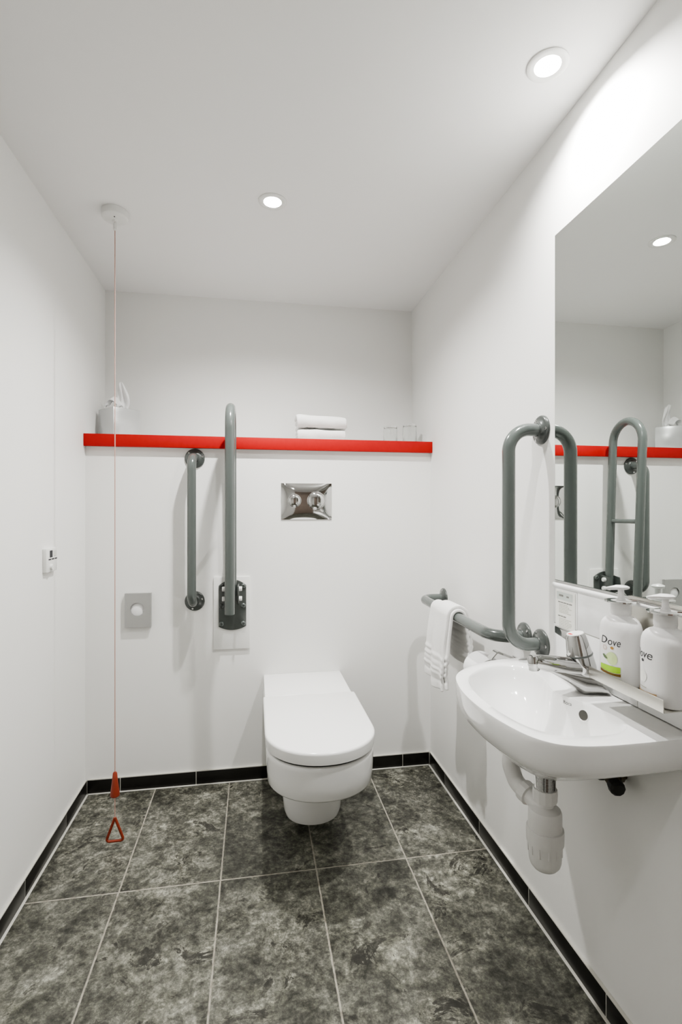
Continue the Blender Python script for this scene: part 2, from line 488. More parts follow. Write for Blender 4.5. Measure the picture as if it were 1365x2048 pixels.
# ------------------------------------------------------------------ flush plate
fx, fz, fw, fh = 0.2265, 1.1965, 0.222, 0.158
fp = thing('flush_plate', 'chrome dual-button flush plate on the wall above the toilet', 'flush plate', (fx, YB, fz))
bm = B()
N = 28
rows = []
for j in range(N + 1):
    v = -1 + 2 * j / N; row = []
    for i in range(N + 1):
        u = -1 + 2 * i / N
        h = 0.004 + 0.013 * (1 - abs(u) ** 2.6) ** 0.85 * (1 - abs(v) ** 2.6) ** 0.85
        row.append((fx + u * fw / 2, YB - h, fz + v * fh / 2))
    rows.append(row)
g = grid(bm, rows)
edge = [g[0][i] for i in range(N + 1)] + [g[j][N] for j in range(1, N + 1)] + [g[N][i] for i in range(N - 1, -1, -1)] + [g[j][0] for j in range(N - 1, 0, -1)]
bk = [bm.verts.new((v.co.x, YB + 0.0005, v.co.z)) for v in edge]
for i in range(len(edge)):
    k = (i + 1) % len(edge)
    bm.faces.new((edge[i], edge[k], bk[k], bk[i]))
obj('plate', bm, M_CHROME, fp, smooth=50)
for bx, br in ((0.173, 0.026), (0.268, 0.037)):
    bm = B()
    pr = [(br + 0.003, 0.0), (br + 0.003, 0.0055), (br + 0.0015, 0.0065), (br, 0.005)] + [(br * math.cos(t), 0.005 + br * 0.32 * math.sin(t)) for t in [PI / 2 * k / 10 for k in range(1, 10)]] + [(0.0008, 0.005 + br * 0.32)]
    lathe(bm, pr, (bx, YB - 0.0150, fz + 0.003), axis=(0, -1, 0), seg=40)
    o = obj('flush_button', bm, M_CHROME, fp, smooth=40)

# ------------------------------------------------------------------ grab rails
RB = 0.0178
def flange(parent, c, axis, r=0.041, screws=3, a0=90):
    """A round cover plate; c lies on the wall, axis points into the room."""
    bm = B()
    lathe(bm, [(r, 0.0), (r, 0.004), (r - 0.002, 0.0065), (r - 0.007, 0.008), (r - 0.012, 0.0085), (r - 0.016, 0.0115), (0.021, 0.013), (0.0195, 0.016), (0.0172, 0.016)], c, axis, seg=40)
    f = obj('flange', bm, M_RAILD, parent, smooth=45)
    ax = Vector(axis); a, b = frame(ax)
    for k in range(screws):
        t = math.radians(a0 + 360 / screws * k)
        p = Vector(c) + (a * math.cos(t) + b * math.sin(t)) * (r - 0.009)
        bm = B(); lathe(bm, [(0.0042, 0.006), (0.0042, 0.009), (0.003, 0.0102), (0.0012, 0.0102), (0.001, 0.0095)], p, axis, seg=14)
        obj('screw', bm, M_CHROME, f)
    return f

rx = -0.247
gr = thing('grab_rail', 'grey vertical grab rail on the back wall, left of the fold-up rail', 'grab rail', (rx, YB, 0.774), 'grey fixed grab rails')
bm = B(); tube(bm, fillet([(rx, YB - 0.004, 1.376), (rx - 0.003, YB - 0.088, 1.376), (rx - 0.003, YB - 0.088, 0.774), (rx, YB - 0.004, 0.774)], 0.05, 12), RB); obj('bar', bm, M_RAIL, gr, smooth=60)
for z in (1.376, 0.774): flange(gr, (rx, YB, z), (0, -1, 0), a0=75)

ry = 1.311
gr = thing('grab_rail', 'grey vertical grab rail on the right wall beside the mirror', 'grab rail', (XR, ry, 0.781), 'grey fixed grab rails')
bm = B(); tube(bm, fillet([(XR - 0.004, ry, 1.380), (0.697, ry, 1.380), (0.697, ry, 0.780), (XR - 0.004, ry, 0.780)], 0.062, 14), RB); obj('bar', bm, M_RAIL, gr, smooth=60)
for z in (1.380, 0.780): flange(gr, (XR, ry, z), (-1, 0, 0), a0=60)

ya, yb_ = 1.400, 2.055
gr = thing('grab_rail', 'grey horizontal grab rail low on the right wall carrying a hand towel', 'grab rail', (XR, 1.73, 0.785), 'grey fixed grab rails')
bm = B(); tube(bm, fillet([(XR - 0.004, yb_, 0.785), (0.700, yb_, 0.785), (0.700, ya, 0.780), (XR - 0.004, ya, 0.780)], [0.045, 0.066], 14), RB); obj('bar', bm, M_RAIL, gr, smooth=60)
flange(gr, (XR, yb_, 0.785), (-1, 0, 0), a0=30); flange(gr, (XR, ya, 0.780), (-1, 0, 0), a0=100)

# fold-up rail with white packing board behind it
bm = B(); prism(bm, [(-0.169, 0.566), (-0.018, 0.566), (-0.018, 0.874), (-0.169, 0.874)], YB - 0.010, YB, 'y')
tag(obj('packing_board', bm, M_WPLAST, loc=(-0.0935, YB, 0.566), bevel=0.0012), 'plain white rectangular board on the back wall behind the fold-up rail plate', 'board')
hr = thing('folding_grab_rail', 'tall grey U-shaped fold-up support rail on a dark hinge plate', 'grab rail', (-0.0905, YB - 0.01, 0.65))
pts = []
hx, hz0, hz1, hw2 = -0.0905, 0.664, 0.838, 0.0575
for k in range(13):
    u = 1 - 2 * k / 12; pts.append((hx + u * hw2, hz1 + 0.025 * (1 - u * u)))
for k in range(13):
    u = -1 + 2 * k / 12; pts.append((hx + u * hw2, hz0 - 0.016 * (1 - u * u)))
bm = B(); prism(bm, pts, YB - 0.0165, YB - 0.010, 'y'); hp = obj('hinge_plate', bm, M_RAILD, hr, bevel=0.0012)
for sx in (-0.0455, 0.0455):
    for sz in (0.676, 0.752, 0.835):
        bm = B(); lathe(bm, [(0.0105, 0.0), (0.0105, 0.003), (0.0085, 0.006), (0.005, 0.0075), (0.0045, 0.0045), (0.001, 0.0045)], (hx + sx, YB - 0.0165, sz), (0, -1, 0), seg=20); obj('bolt', bm, M_RAILD if sx < 0 and sz > 0.7 else M_RAIL, hp)
# hinge cheeks and white bushes
for s in (-1, 1):
    bm = B()
    prism(bm, [(YB - 0.0165, 0.762), (YB - 0.085, 0.772), (YB - 0.092, 0.80), (YB - 0.085, 0.842), (YB - 0.0165, 0.850)], hx + s * 0.026 - 0.003, hx + s * 0.026 + 0.003, 'x')
    hb = obj('hinge_cheek', bm, M_RAILD, hr, bevel=0.0015)
    for z in (0.788, 0.829):
        bm = B(); lathe(bm, [(0.010, 0.0), (0.010, 0.010), (0.0085, 0.012)], (hx + s * 0.029, YB - 0.055, z), (s, 0, 0), seg=20); obj('bush', bm, M_WPLAST, hb)
bm = B()
A0 = Vector((hx, 2.176, 0.800)); A1 = Vector((hx, 2.150, 1.44)); F1 = Vector((hx, 1.964, 1.46)); F0 = Vector((hx - 0.002, 1.998, 0.757))
cy = (A1.y + F1.y) / 2; rad = (A1.y - F1.y) / 2
arc = [Vector((hx, cy + rad * math.cos(PI * k / 24), 1.468 + rad * math.sin(PI * k / 24))) for k in range(25)]
path = [A0] + arc + [F0]
tube(bm, path, RB + 0.0007, cap=True)
obj('bar', bm, M_RAIL, hr, smooth=60)
bm = B(); tube(bm, [(hx, 2.160, 1.108), (hx, 1.985, 1.108)], 0.010, seg=16); obj('cross_bar', bm, M_RAIL, hr)
bm = B(); lathe(bm, [(0.0145, 0), (0.0145, 0.0006)], (hx - 0.002, 1.9981, 0.7566), (0, 0.05, -1), seg=20); obj('end_hole', bm, M_DARK, hr)  # dark disc on the closed end, painted as a shaded opening

# ------------------------------------------------------------------ sanitary bag dispenser
bx0, bx1, bz0, bz1, bd = -0.524, -0.421, 0.675, 0.815, 0.018
bd_ = thing('bag_dispenser', 'small grey metal bag dispenser with a round hole on the back wall', 'dispenser', (-0.4725, YB, bz0))
bm = B()
cxd, czd, rh = -0.4755, 0.748, 0.0275
pts_o = []
for k in range(48):
    a = 2 * PI * k / 48; c, s = math.cos(a), math.sin(a)
    w2, h2 = (bx1 - bx0) / 2, (bz1 - bz0) / 2
    ox, oz = (bx0 + bx1) / 2 - cxd, (bz0 + bz1) / 2 - czd
    t = min(((w2 * (1 if c > 0 else -1) + ox) / c) if abs(c) > 1e-6 else 9, ((h2 * (1 if s > 0 else -1) + oz) / s) if abs(s) > 1e-6 else 9)
    pts_o.append((cxd + c * t, czd + s * t))
# make sure the four corners exist
for cxn, czn in ((bx0, bz0), (bx1, bz0), (bx0, bz1), (bx1, bz1)):
    k = min(range(48), key=lambda i: (pts_o[i][0] - cxn) ** 2 + (pts_o[i][1] - czn) ** 2); pts_o[k] = (cxn, czn)
hole = [(cxd + rh * math.cos(2 * PI * k / 48), czd + rh * math.sin(2 * PI * k / 48)) for k in range(48)]
rows = [[(x, YB, z) for x, z in pts_o], [(x, YB - bd, z) for x, z in pts_o], [(x, YB - bd, z) for x, z in hole], [(x, YB - bd + 0.003, z) for x, z in hole]]
grid(bm, rows, closed_u=True)
obj('case', bm, M_GREYBOX, bd_, smooth=30)
bm = B(); lathe(bm, [(0.034, 0.0), (0.034, 0.004), (0.02, 0.008), (0.001, 0.010)], (cxd, YB - 0.004, czd - 0.004), (0, -1, 0), seg=32); obj('paper_bags', bm, M_TISSUE, bd_)

# ------------------------------------------------------------------ thermostat-like control on the left wall
ct = thing('wall_control', 'small white control box with a dark display on the left wall', 'control', (XL, 1.85, 0.95))
cy0, cy1, cz0, cz1, cd = 1.794, 1.884, 0.951, 1.029, 0.013
bm = B(); box(bm, XL, XL + cd, cy0, cy1, cz0, cz1); obj('case', bm, M_WPLAST, ct, bevel=0.002)
X = XL + cd
bm = B(); box(bm, X - 0.001, X + 0.0006, cy0 + 0.026, cy0 + 0.049, cz1 - 0.030, cz1 - 0.007); obj('display', bm, M_DKINK, ct)
bm = B()
box(bm, X - 0.001, X + 0.0006, cy0 + 0.060, cy0 + 0.064, cz1 - 0.024, cz1 - 0.009); box(bm, X - 0.001, X + 0.0006, cy0 + 0.075, cy0 + 0.078, cz1 - 0.024, cz1 - 0.009); box(bm, X - 0.001, X + 0.0006, cy0 + 0.060, cy0 + 0.078, cz1 - 0.0275, cz1 - 0.025)
obj('printed_marks', bm, M_INKP, ct)
bm = B()
for a, w in ((0.016, 0.022), (0.043, 0.020), (0.068, 0.020)): box(bm, X - 0.001, X + 0.0006, cy0 + a, cy0 + a + w, cz0 + 0.0395, cz0 + 0.044)
obj('printed_line', bm, M_DKINK, ct)
bm = B(); lathe(bm, [(0.010, 0), (0.010, 0.006), (0.009, 0.008)], (X - 0.001, cy0 + 0.035, cz0 + 0.016), (1, 0, 0), seg=24); obj('dial', bm, M_WPLAST, ct)

# ------------------------------------------------------------------ things on the shelf
# tissue box, turned 45 degrees
tb = thing('tissue_box', 'pale square tissue box with a white tissue rising from it, on the shelf', 'tissue box', (-0.578, 2.35, ZS1))
tc_, th_, ta = Vector((-0.580, 2.352)), 0.127, math.radians(43)
def rot2(u, v): return (tc_.x + u * math.cos(ta) - v * math.sin(ta), tc_.y + u * math.sin(ta) + v * math.cos(ta))
hs = 0.0625
bm = B(); prism(bm, [rot2(-hs, -hs), rot2(hs, -hs), rot2(hs, hs), rot2(-hs, hs)], ZS1, ZS1 + th_, 'z'); obj('case', bm, M_BOX, tb, bevel=0.003)
bm = B()
ring_o = [rot2(0.040 * math.cos(t), 0.022 * math.sin(t)) for t in [2 * PI * k / 32 for k in range(32)]]
prism(bm, ring_o, ZS1 + th_, ZS1 + th_ + 0.0012, 'z'); obj('slot', bm, M_BOXEDGE, tb)
bm = B()
z0 = ZS1 + th_ + 0.001
rows = []
for i in range(15):
    t = i / 14; row = []
    for k in range(33):
        s = -1 + 2 * k / 32
        wd = 0.020 + 0.008 * math.sin(PI * min(1, t)) - 0.006 * t * t
        wob = 0.006 * math.sin(2.2 * s * PI + 1.0 * t) * (0.5 + 0.3 * t)
        x = tc_.x + 0.010 + s * wd + 0.006 * math.sin(4 * t)
        y = tc_.y + wob + 0.008 * math.sin(5 * t + s * 2)
        z = z0 + 0.122 * t * (1 - 0.20 * (s - 0.15) ** 2) - 0.001
        row.append((x, y, z))
    rows.append(row)
grid(bm, rows)
ts = obj('tissue', bm, M_TISSUE, tb, smooth=80)
bm = B()
rows = []
for i in range(11):
    t = i / 10; row = []
    for k in range(25):
        s = -1 + 2 * k / 24
        x = tc_.x + 0.004 - 0.052 * t + 0.010 * math.sin(3 * s + 2 * t)
        y = tc_.y - 0.012 + s * 0.026 * (1 - 0.35 * t) + 0.004 * math.sin(9 * t)
        z = z0 + 0.048 * math.sin(PI * (0.08 + 0.82 * t)) * (1 - 0.35 * s * s) + 0.004 * math.sin(6 * s + 4 * t) + 0.002
        row.append((x, y, z))
    rows.append(row)
grid(bm, rows)
ob = obj('tissue_fold', bm, M_TISSUE, tb, smooth=80)
for o_ in (ts, ob):
    md = o_.modifiers.new('thickness', 'SOLIDIFY'); md.thickness = 0.0012; md.offset = 0

# folded towels
def folded_towel(x0, x1, y0, y1, z0, h, tilt, label, seed):
    rnd = random.Random(seed)
    t = h / 3.15
    bm = B()
    zt = z0 + h
    # serpentine section in y-z: three layers with rounded folds at the front and back
    path = []
    r = t * 0.5
    ls = [z0 + t * 0.5, z0 + t * 1.55, z0 + t * 2.6]
    path += [(y1 - 0.004, ls[0])] + [(y0 + 0.02 + (y1 - y0 - 0.03) * (1 - k / 5), ls[0]) for k in range(1, 6)]
    cyc = y0 + 0.020; czc = (ls[0] + ls[2]) / 2; rr = (ls[2] - ls[0]) / 2
    path += [(cyc - rr * math.sin(PI * k / 8), czc - rr * math.cos(PI * k / 8)) for k in range(0, 9)]
    path += [(y0 + 0.02 + (y1 - y0 - 0.03) * k / 5, ls[2]) for k in range(1, 6)]
    inner = [(y1 - 0.01, ls[1]), ((y0 + y1) / 2, ls[1]), (cyc - 0.004, ls[1])]
    M = 22
    for pth in (path, inner):
        rows = []
        for i in range(M + 1):
            u = i / M; x = x0 + (x1 - x0) * u
            row = []
            for (y, z) in pth:
                fz = (z - z0) / h
                edge_s = 0.5 - abs(u - 0.5)
                droop = -0.004 * max(0, 1 - edge_s / 0.06) * fz
                dz = tilt * (u - 0.5) * fz + droop + 0.0016 * math.sin(9 * u + 5 * fz + seed) * fz
                dy = 0.003 * math.sin(6 * u + seed) + 0.0015 * math.sin(17 * u + z * 90)
                dx = 0.004 * math.sin(40 * z + seed) if i in (0, M) else 0
                row.append((x + dx, y + dy, z + dz))
            rows.append(row)
        grid(bm, rows)
    o = obj('folded_towel', bm, M_TOWEL, loc=((x0 + x1) / 2, (y0 + y1) / 2, z0), smooth=80)
    md = o.modifiers.new('thickness', 'SOLIDIFY'); md.thickness = t * 0.92; md.offset = 0
    md = o.modifiers.new('soft', 'SUBSURF'); md.levels = 2; md.render_levels = 2
    return tag(o, label, 'towel', 'folded towels on the shelf')
folded_towel(0.192, 0.408, 2.235, 2.385, ZS1 + 0.001, 0.050, -0.004, 'folded white towel lying directly on the red-edged shelf, lower of two', 1)
folded_towel(0.186, 0.410, 2.238, 2.382, ZS1 + 0.0525, 0.062, -0.010, 'folded white towel on top of the other towel on the shelf', 4)

# upturned tumblers
def tumbler(x, y, h, r, label):
    bm = B()
    rb = r * 0.94
    prof = [(r, 0.0), (rb, h - 0.006), (rb - 0.003, h - 0.001), (rb - 0.006, h), (0.001, h), (0.001, h - 0.009), (rb - 0.008, h - 0.009), (rb - 0.003, h - 0.014), (r - 0.0022, 0.0)]
    lathe(bm, prof, (x, y, ZS1 + 0.0005), cap0=False, cap1=False, seg=40)
    rows = None
    o = obj('tumbler', bm, M_GLASS, loc=(x, y, ZS1 + 0.0005), smooth=35)
    bmx = bmesh.new(); bmx.from_mesh(o.data)
    bmesh.ops.remove_doubles(bmx, verts=bmx.verts, dist=1e-5); bmesh.ops.holes_fill(bmx, edges=bmx.edges)
    bmesh.ops.recalc_face_normals(bmx, faces=bmx.faces); bmx.to_mesh(o.data); bmx.free()
    return tag(o, label, 'glass', 'upturned glasses on the shelf')
tumbler(0.638, 2.335, 0.088, 0.034, 'clear upturned tumbler on the shelf, nearer the folded towels')
tumbler(0.728, 2.320, 0.096, 0.034, 'clear upturned tumbler on the shelf, nearer the right wall')

# ------------------------------------------------------------------ mirror
my0, my1, mz0, mz1 = 0.30, 1.2405, 0.9695, 1.888
mr = thing('mirror', 'large frameless rectangular mirror on the right wall above the washbasin', 'mirror', (XR, (my0 + my1) / 2, mz0))
bm = B(); box(bm, XR - 0.0048, XR, my0, my1, mz0, mz1); obj('backing', bm, M_MEDGE, mr)
bm = B()
box(bm, XR - 0.0056, XR - 0.0050, my0 + 0.0015, my1 - 0.0018, mz0 + 0.0015, mz1 - 0.0015)
obj('mirror_glass', bm, M_MIRROR, mr, smooth=None)

# ------------------------------------------------------------------ tiled splashback
sy0, sy1, sz0, sz1, sd = 0.42, 1.243, 0.742, 0.952, 0.007
sp = thing('splashback', 'white tiled splashback with rounded top trim behind the washbasin', 'splashback', (XR, (sy0 + sy1) / 2, sz0))
bm = B(); box(bm, XR - sd + 0.0015, XR, sy0, sy1, sz0, sz1); obj('grout', bm, M_INKP, sp)
bm = B()
ys = [1.243, 1.1415, 0.941, 0.740, 0.539, sy0]
for a, b in zip(ys[:-1], ys[1:]):
    box(bm, XR - sd, XR - 0.0005, b + 0.0008, a - 0.0008, 0.8565, sz1)
    box(bm, XR - sd, XR - 0.0005, b + 0.0008, a - 0.0008, sz0, 0.8545)
obj('tiles', bm, M_TILE, sp, bevel=0.0008)
bm = B(); tube(bm, [(XR - 0.005, sy0, sz1 + 0.005), (XR - 0.005, sy1 + 0.001, sz1 + 0.005)], 0.0062, seg=16); obj('edge_trim', bm, M_TILE, sp)

# notice card on the tiles
nx = XR - sd - 0.0003
nc = thing('notice_card', 'small printed notice with pale green heading on the white tiles', 'notice', (nx, 1.19, 0.842))
ny0, ny1, nz0, nz1 = 1.149, 1.232, 0.842, 0.946
bm = B(); box(bm, nx - 0.0008, nx, ny0, ny1, nz0, nz1); obj('card', bm, M_PAPER, nc)
bm = B(); box(bm, nx - 0.0011, nx - 0.0003, ny0 + 0.010, ny1 - 0.006, nz1 - 0.024, nz1 - 0.004); hd = obj('heading_band', bm, M_PAPERHEAD, nc)
bm = B()
box(bm, nx - 0.0014, nx - 0.0004, ny1 - 0.034, ny1 - 0.016, nz1 - 0.0155, nz1 - 0.0105); box(bm, nx - 0.0014, nx - 0.0004, ny1 - 0.058, ny1 - 0.048, nz1 - 0.0155, nz1 - 0.0115)
obj('heading_print', bm, M_INK, hd)
for z, w in ((0.914, 0.052), (0.878, 0.034)):
    bm = B()
    a = ny1 - 0.012
    while a > ny1 - 0.012 - w:
        l = random.uniform(0.008, 0.014); box(bm, nx - 0.0012, nx - 0.0004, a - l, a, z, z + 0.0026); a -= l + 0.002
    obj('title_print', bm, M_INK, nc)
bm = B()
for z in (0.9085, 0.9045, 0.9005, 0.8965, 0.8925, 0.8885, 0.872, 0.868, 0.864, 0.860, 0.856, 0.852, 0.848):
    a = ny1 - 0.016; end = ny1 - 0.016 - random.uniform(0.036, 0.052)
    while a > end:
        l = random.uniform(0.004, 0.010); box(bm, nx - 0.0011, nx - 0.0004, a - l, a, z, z + 0.0018); a -= l + 0.0015
obj('body_print', bm, M_INKP, nc)

# ------------------------------------------------------------------ washbasin
wb = thing('washbasin', 'white ceramic wall-mounted washbasin below the mirror', 'washbasin', (0.64, 1.06, 0.565))
ZR = 0.740
outl = [(0.7965, 1.326), (0.760, 1.3285), (0.724, 1.328), (0.644, 1.314), (0.566, 1.276), (0.503, 1.214), (0.474, 1.123), (0.4665, 1.029), (0.475, 0.940), (0.494, 0.868), (0.522, 0.827), (0.560, 0.808), (0.610, 0.800), (0.662, 0.799), (0.730, 0.800), (0.7965, 0.802)]
oc = catmull([(x, y, 0) for x, y in outl], 8)
oc = [(min(p.x, 0.7965), p.y) for p in oc]
NP = len(oc)
inl = [(0.690, 1.262), (0.640, 1.274), (0.588, 1.252), (0.527, 1.194), (0.500, 1.115), (0.4925, 1.028), (0.501, 0.946), (0.521, 0.886), (0.560, 0.849), (0.612, 0.838), (0.668, 0.842), (0.706, 0.866), (0.716, 0.905), (0.708, 0.962), (0.690, 1.012), (0.676, 1.058), (0.690, 1.110), (0.708, 1.165), (0.712, 1.225)]
ic = catmull([(x, y, 0) for x, y in inl], 8, closed=True)
ic = [(p.x, p.y) for p in ic]
cx_, cy_ = 0.625, 1.045
# under-side / outer skin
rows = []
def lerp(a, b, t): return a + (b - a) * t
def skin(s, z, yshift=0.0, back=0.0):
    row = []
    for x, y in oc:
        w = min(1, max(0, (x - 0.70) / 0.0965))       # wall side keeps flush with the wall
        sx_ = lerp(s, 1.0, w * 0.92) if s > 0.5 else s
        nx_ = cx_ + (x - cx_) * sx_
        ny_ = cy_ + (y - cy_) * (s if s <= 0.5 else lerp(s, 1.0, 0.0))
        row.append((min(nx_, 0.7965), ny_, z))
    return row
under = [(1.000, 0.736), (1.002, 0.728), (0.999, 0.708), (0.985, 0.690), (0.955, 0.678), (0.905, 0.669), (0.84, 0.661), (0.74, 0.648), (0.62, 0.629), (0.50, 0.615), (0.36, 0.600), (0.22, 0.587), (0.11, 0.578)]
bm = B()
rows = [skin(s, z) for s, z in reversed(under)]
rim1 = [(cx_ + (x - cx_) * 0.995 if x < 0.79 else x, cy_ + (y - cy_) * 0.996, ZR - 0.001) for x, y in oc]
rim2 = [(cx_ + (x - cx_) * 0.982 if x < 0.79 else x, cy_ + (y - cy_) * 0.984, ZR) for x, y in oc]
rows += [rim1, rim2]
g = grid(bm, rows, closed_u=True, cap0=True)
top_outer = g[-1]
# bowl
def inner(s, z, sh=0.0):
    return [(0.618 + (x - 0.618) * s + sh, cy_ + (y - cy_) * s, z) for x, y in ic]
bowl = [(1.0, ZR), (0.988, ZR - 0.0012), (0.972, ZR - 0.005), (0.945, ZR - 0.018), (0.905, ZR - 0.034), (0.84, ZR - 0.051), (0.75, ZR - 0.067), (0.62, ZR - 0.082), (0.46, ZR - 0.096), (0.30, ZR - 0.108), (0.15, ZR - 0.116)]
gi = grid(bm, [inner(s, z) for s, z in bowl], closed_u=True, cap1=True)
top_inner = gi[0]
# bridge rim/deck between outer and inner loops
edges = []
for lp in (top_outer, top_inner):
    for i in range(len(lp)):
        e = bm.edges.get((lp[i], lp[(i + 1) % len(lp)]))
        edges.append(e)
bmesh.ops.triangle_fill(bm, use_beauty=True, use_dissolve=False, edges=edges, normal=(0, 0, 1))
bmesh.ops.recalc_face_normals(bm, faces=bm.faces)
BV = BVHTree.FromBMesh(bm)
obj('bowl', bm, M_CERAMIC, wb, smooth=38)
def bowl_hit(y, z):
    p, n, i, d = BV.ray_cast(Vector((0.60, y, z)), Vector((1, 0, 0)))
    if n.x > 0: n = -n
    return p, n
# overflow hole
p, n = bowl_hit(0.985, 0.7145)
bm = B(); lathe(bm, [(0.0135, -0.002), (0.0135, 0.0010), (0.0115, 0.0016), (0.0105, 0.0004), (0.0100, -0.001)], p, n, seg=28, cap0=False, cap1=False); of = obj('overflow_rim', bm, M_CERAMIC, wb)
bm = B(); lathe(bm, [(0.0105, 0.0002), (0.0105, 0.0006)], p, n, seg=28); obj('overflow_hole', bm, M_HOLESHADE, of)  # dark disc on the glaze stands for the shade inside the hole
# small printed maker mark
bm = text_mesh('Roca', 0.0105)
p, n = bowl_hit(1.022, 0.7275)
ez = Vector((0, 0, 1)); ex = n.cross(ez).normalized() * -1; ey = n.cross(ex); 
if ey.z < 0: ey = -ey
ex = ey.cross(n).normalized()
for v in bm.verts: v.co = p + ex * v.co.x + ey * v.co.y + n * 0.0012
obj('printed_mark', bm, M_DKINK, wb, smooth=None)
# waste plug ring in the bowl
bm = B(); lathe(bm, [(0.030, 0.0), (0.030, 0.003), (0.024, 0.0045), (0.020, 0.002), (0.001, 0.002)], (0.618, cy_, ZR - 0.1155)); obj('waste_ring', bm, M_CHROME, wb)

# ------------------------------------------------------------------ mixer tap
tp = thing('mixer_tap', 'chrome mixer tap with side lever on the washbasin', 'tap', (0.742, 1.05, ZR))
ax0 = Vector((0.750, 1.045, ZR + 0.0005)); ax1 = Vector((0.722, 1.052, 0.874)); axd = (ax1 - ax0); AL = axd.length; axd.normalize()
bm = B()
lathe(bm, [(0.004, 0.030), (0.016, 0.032), (0.024, 0.038), (0.0285, 0.048), (0.0295, 0.058), (0.0285, 0.072), (0.0272, 0.086)], ax0, axd, seg=40)
bd2 = obj('body', bm, M_TAP, tp, smooth=50)
# swooping skirt from base to below the spout
bm = B()
rows = []
for i in range(15):
    t = i / 14
    x = lerp(0.786, 0.628, t)
    zt_ = lerp(ZR + 0.004, 0.786, min(1, t / 0.16) ** 0.6) if t < 0.16 else lerp(0.786, 0.806, (t - 0.16) / 0.84)
    zb = ZR + 0.0009 + 0.064 * max(0, (t - 0.36) / 0.64) ** 0.85
    w = lerp(0.034, 0.0115, max(0, t - 0.1) ** 0.7)
    zm = (zt_ + zb) / 2
    row = []
    for k in range(20):
        a = 2 * PI * k / 20
        c_, s_ = math.cos(a), math.sin(a)
        row.append((x, 1.046 + w * math.copysign(abs(c_) ** 0.5, c_), zm + max(0.001, (zt_ - zb) / 2) * math.copysign(abs(s_) ** 0.7, s_)))
    rows.append(row)
grid(bm, rows, closed_u=True, cap0=True, cap1=True)
obj('base_skirt', bm, M_TAP, tp, smooth=55)
# spout
bm = B()
sp_pts = catmull([(0.738, 1.047, 0.797), (0.705, 1.046, 0.800), (0.66, 1.044, 0.808), (0.630, 1.043, 0.8145), (0.616, 1.043, 0.817)], 6)
rs = [lerp(0.0245, 0.0140, i / (len(sp_pts) - 1)) for i in range(len(sp_pts))]
tube(bm, sp_pts, rs, seg=28); st = obj('spout', bm, M_TAP, tp, smooth=60)
bm = B(); lathe(bm, [(0.004, 0.016), (0.009, 0.0145), (0.0125, 0.009), (0.0130, 0.0), (0.0130, -0.006), (0.0118, -0.0075), (0.0118, -0.017), (0.0095, -0.018)], (0.614, 1.043, 0.8155), (-0.12, 0, 1), seg=28); obj('aerator', bm, M_TAP, st, smooth=40)
# cone-shaped control head above a ring
bm = B(); lathe(bm, [(0.0278, 0.0), (0.0285, 0.002), (0.0278, 0.004)], ax0 + axd * 0.0855, axd, seg=40); obj('ring', bm, M_RAILD, tp)
bm = B(); lathe(bm, [(0.0270, 0.0), (0.0268, 0.004), (0.0215, 0.040), (0.0190, 0.0445), (0.0185, 0.0455)], ax0 + axd * 0.0895, axd, seg=40); hd_ = obj('head', bm, M_TAP, tp, smooth=40)
bm = B(); lathe(bm, [(0.0186, 0.0), (0.0180, 0.0016), (0.0172, 0.002)], ax0 + axd * 0.1350, axd, seg=40); cp = obj('cap', bm, M_WPLAST, hd_)
pm = ax0 + axd * 0.1371
bm = B(); box(bm, pm.x - 0.014, pm.x - 0.0085, pm.y - 0.006, pm.y + 0.006, pm.z - 0.0035, pm.z - 0.0015)
for v in bm.verts: v.co.z = pm.z - 0.0002 + (v.co.x - pm.x) * 0.21 + (0.0006 if v.co.z > pm.z - 0.002 else 0)
obj('hot_mark', bm, M_REDMARK, hd_)
# flat lever
bm = B()
L0 = ax0 + axd * 0.118
rows = []
for i in range(9):
    t = i / 8
    y = L0.y + 0.010 + t * 0.098; x = L0.x + 0.006 + 0.012 * t; z = L0.z + 0.004 + 0.002 * t
    hh = lerp(0.0135, 0.0095, t); ww = lerp(0.008, 0.004, t)
    rows.append([(x + ww * math.copysign(abs(math.cos(a)) ** 0.5, math.cos(a)), y, z - 0.004 + hh * math.copysign(abs(math.sin(a)) ** 0.5, math.sin(a))) for a in [2 * PI * k / 16 for k in range(16)]])
grid(bm, rows, closed_u=True, cap0=True, cap1=True)
obj('lever', bm, M_TAP, tp, smooth=50)

# ------------------------------------------------------------------ waste trap under the basin
wx, wy = 0.637, 1.035
wt = thing('bottle_trap', 'white plastic bottle trap hanging under the washbasin', 'trap', (wx, wy, 0.355))
bm = B(); lathe(bm, [(0.0205, 0.539), (0.0205, 0.5775)], (wx, wy, 0), seg=32)
prof = []
z = 0.534
while z < 0.572:
    prof += [(0.0205, z), (0.0224, z + 0.0013)]; z += 0.0026
lathe(bm, [(0.016, 0.534)] + prof + [(0.0185, 0.5778)], (wx, wy, 0), seg=32); obj('tailpiece', bm, M_CHROME, wt, smooth=25)
bm = B(); lathe(bm, [(0.018, 0.508), (0.0255, 0.510), (0.0265, 0.526), (0.0255, 0.538), (0.021, 0.5385)], (wx, wy, 0), seg=12); obj('lock_nut', bm, M_PIPE, wt, smooth=20)
bm = B(); lathe(bm, [(0.0185, 0.520), (0.0185, 0.500), (0.022, 0.498), (0.033, 0.492), (0.0355, 0.485), (0.0358, 0.452), (0.0352, 0.448)], (wx, wy, 0), seg=40); obj('trap_body', bm, M_PIPE, wt, smooth=35)
bm = B(); lathe(bm, [(0.036, 0.4515), (0.0395, 0.4505), (0.0400, 0.440), (0.0395, 0.420), (0.0365, 0.4185), (0.0350, 0.395), (0.0342, 0.380), (0.0315, 0.371), (0.026, 0.364), (0.016, 0.3605), (0.001, 0.360)], (wx, wy, 0), seg=40)
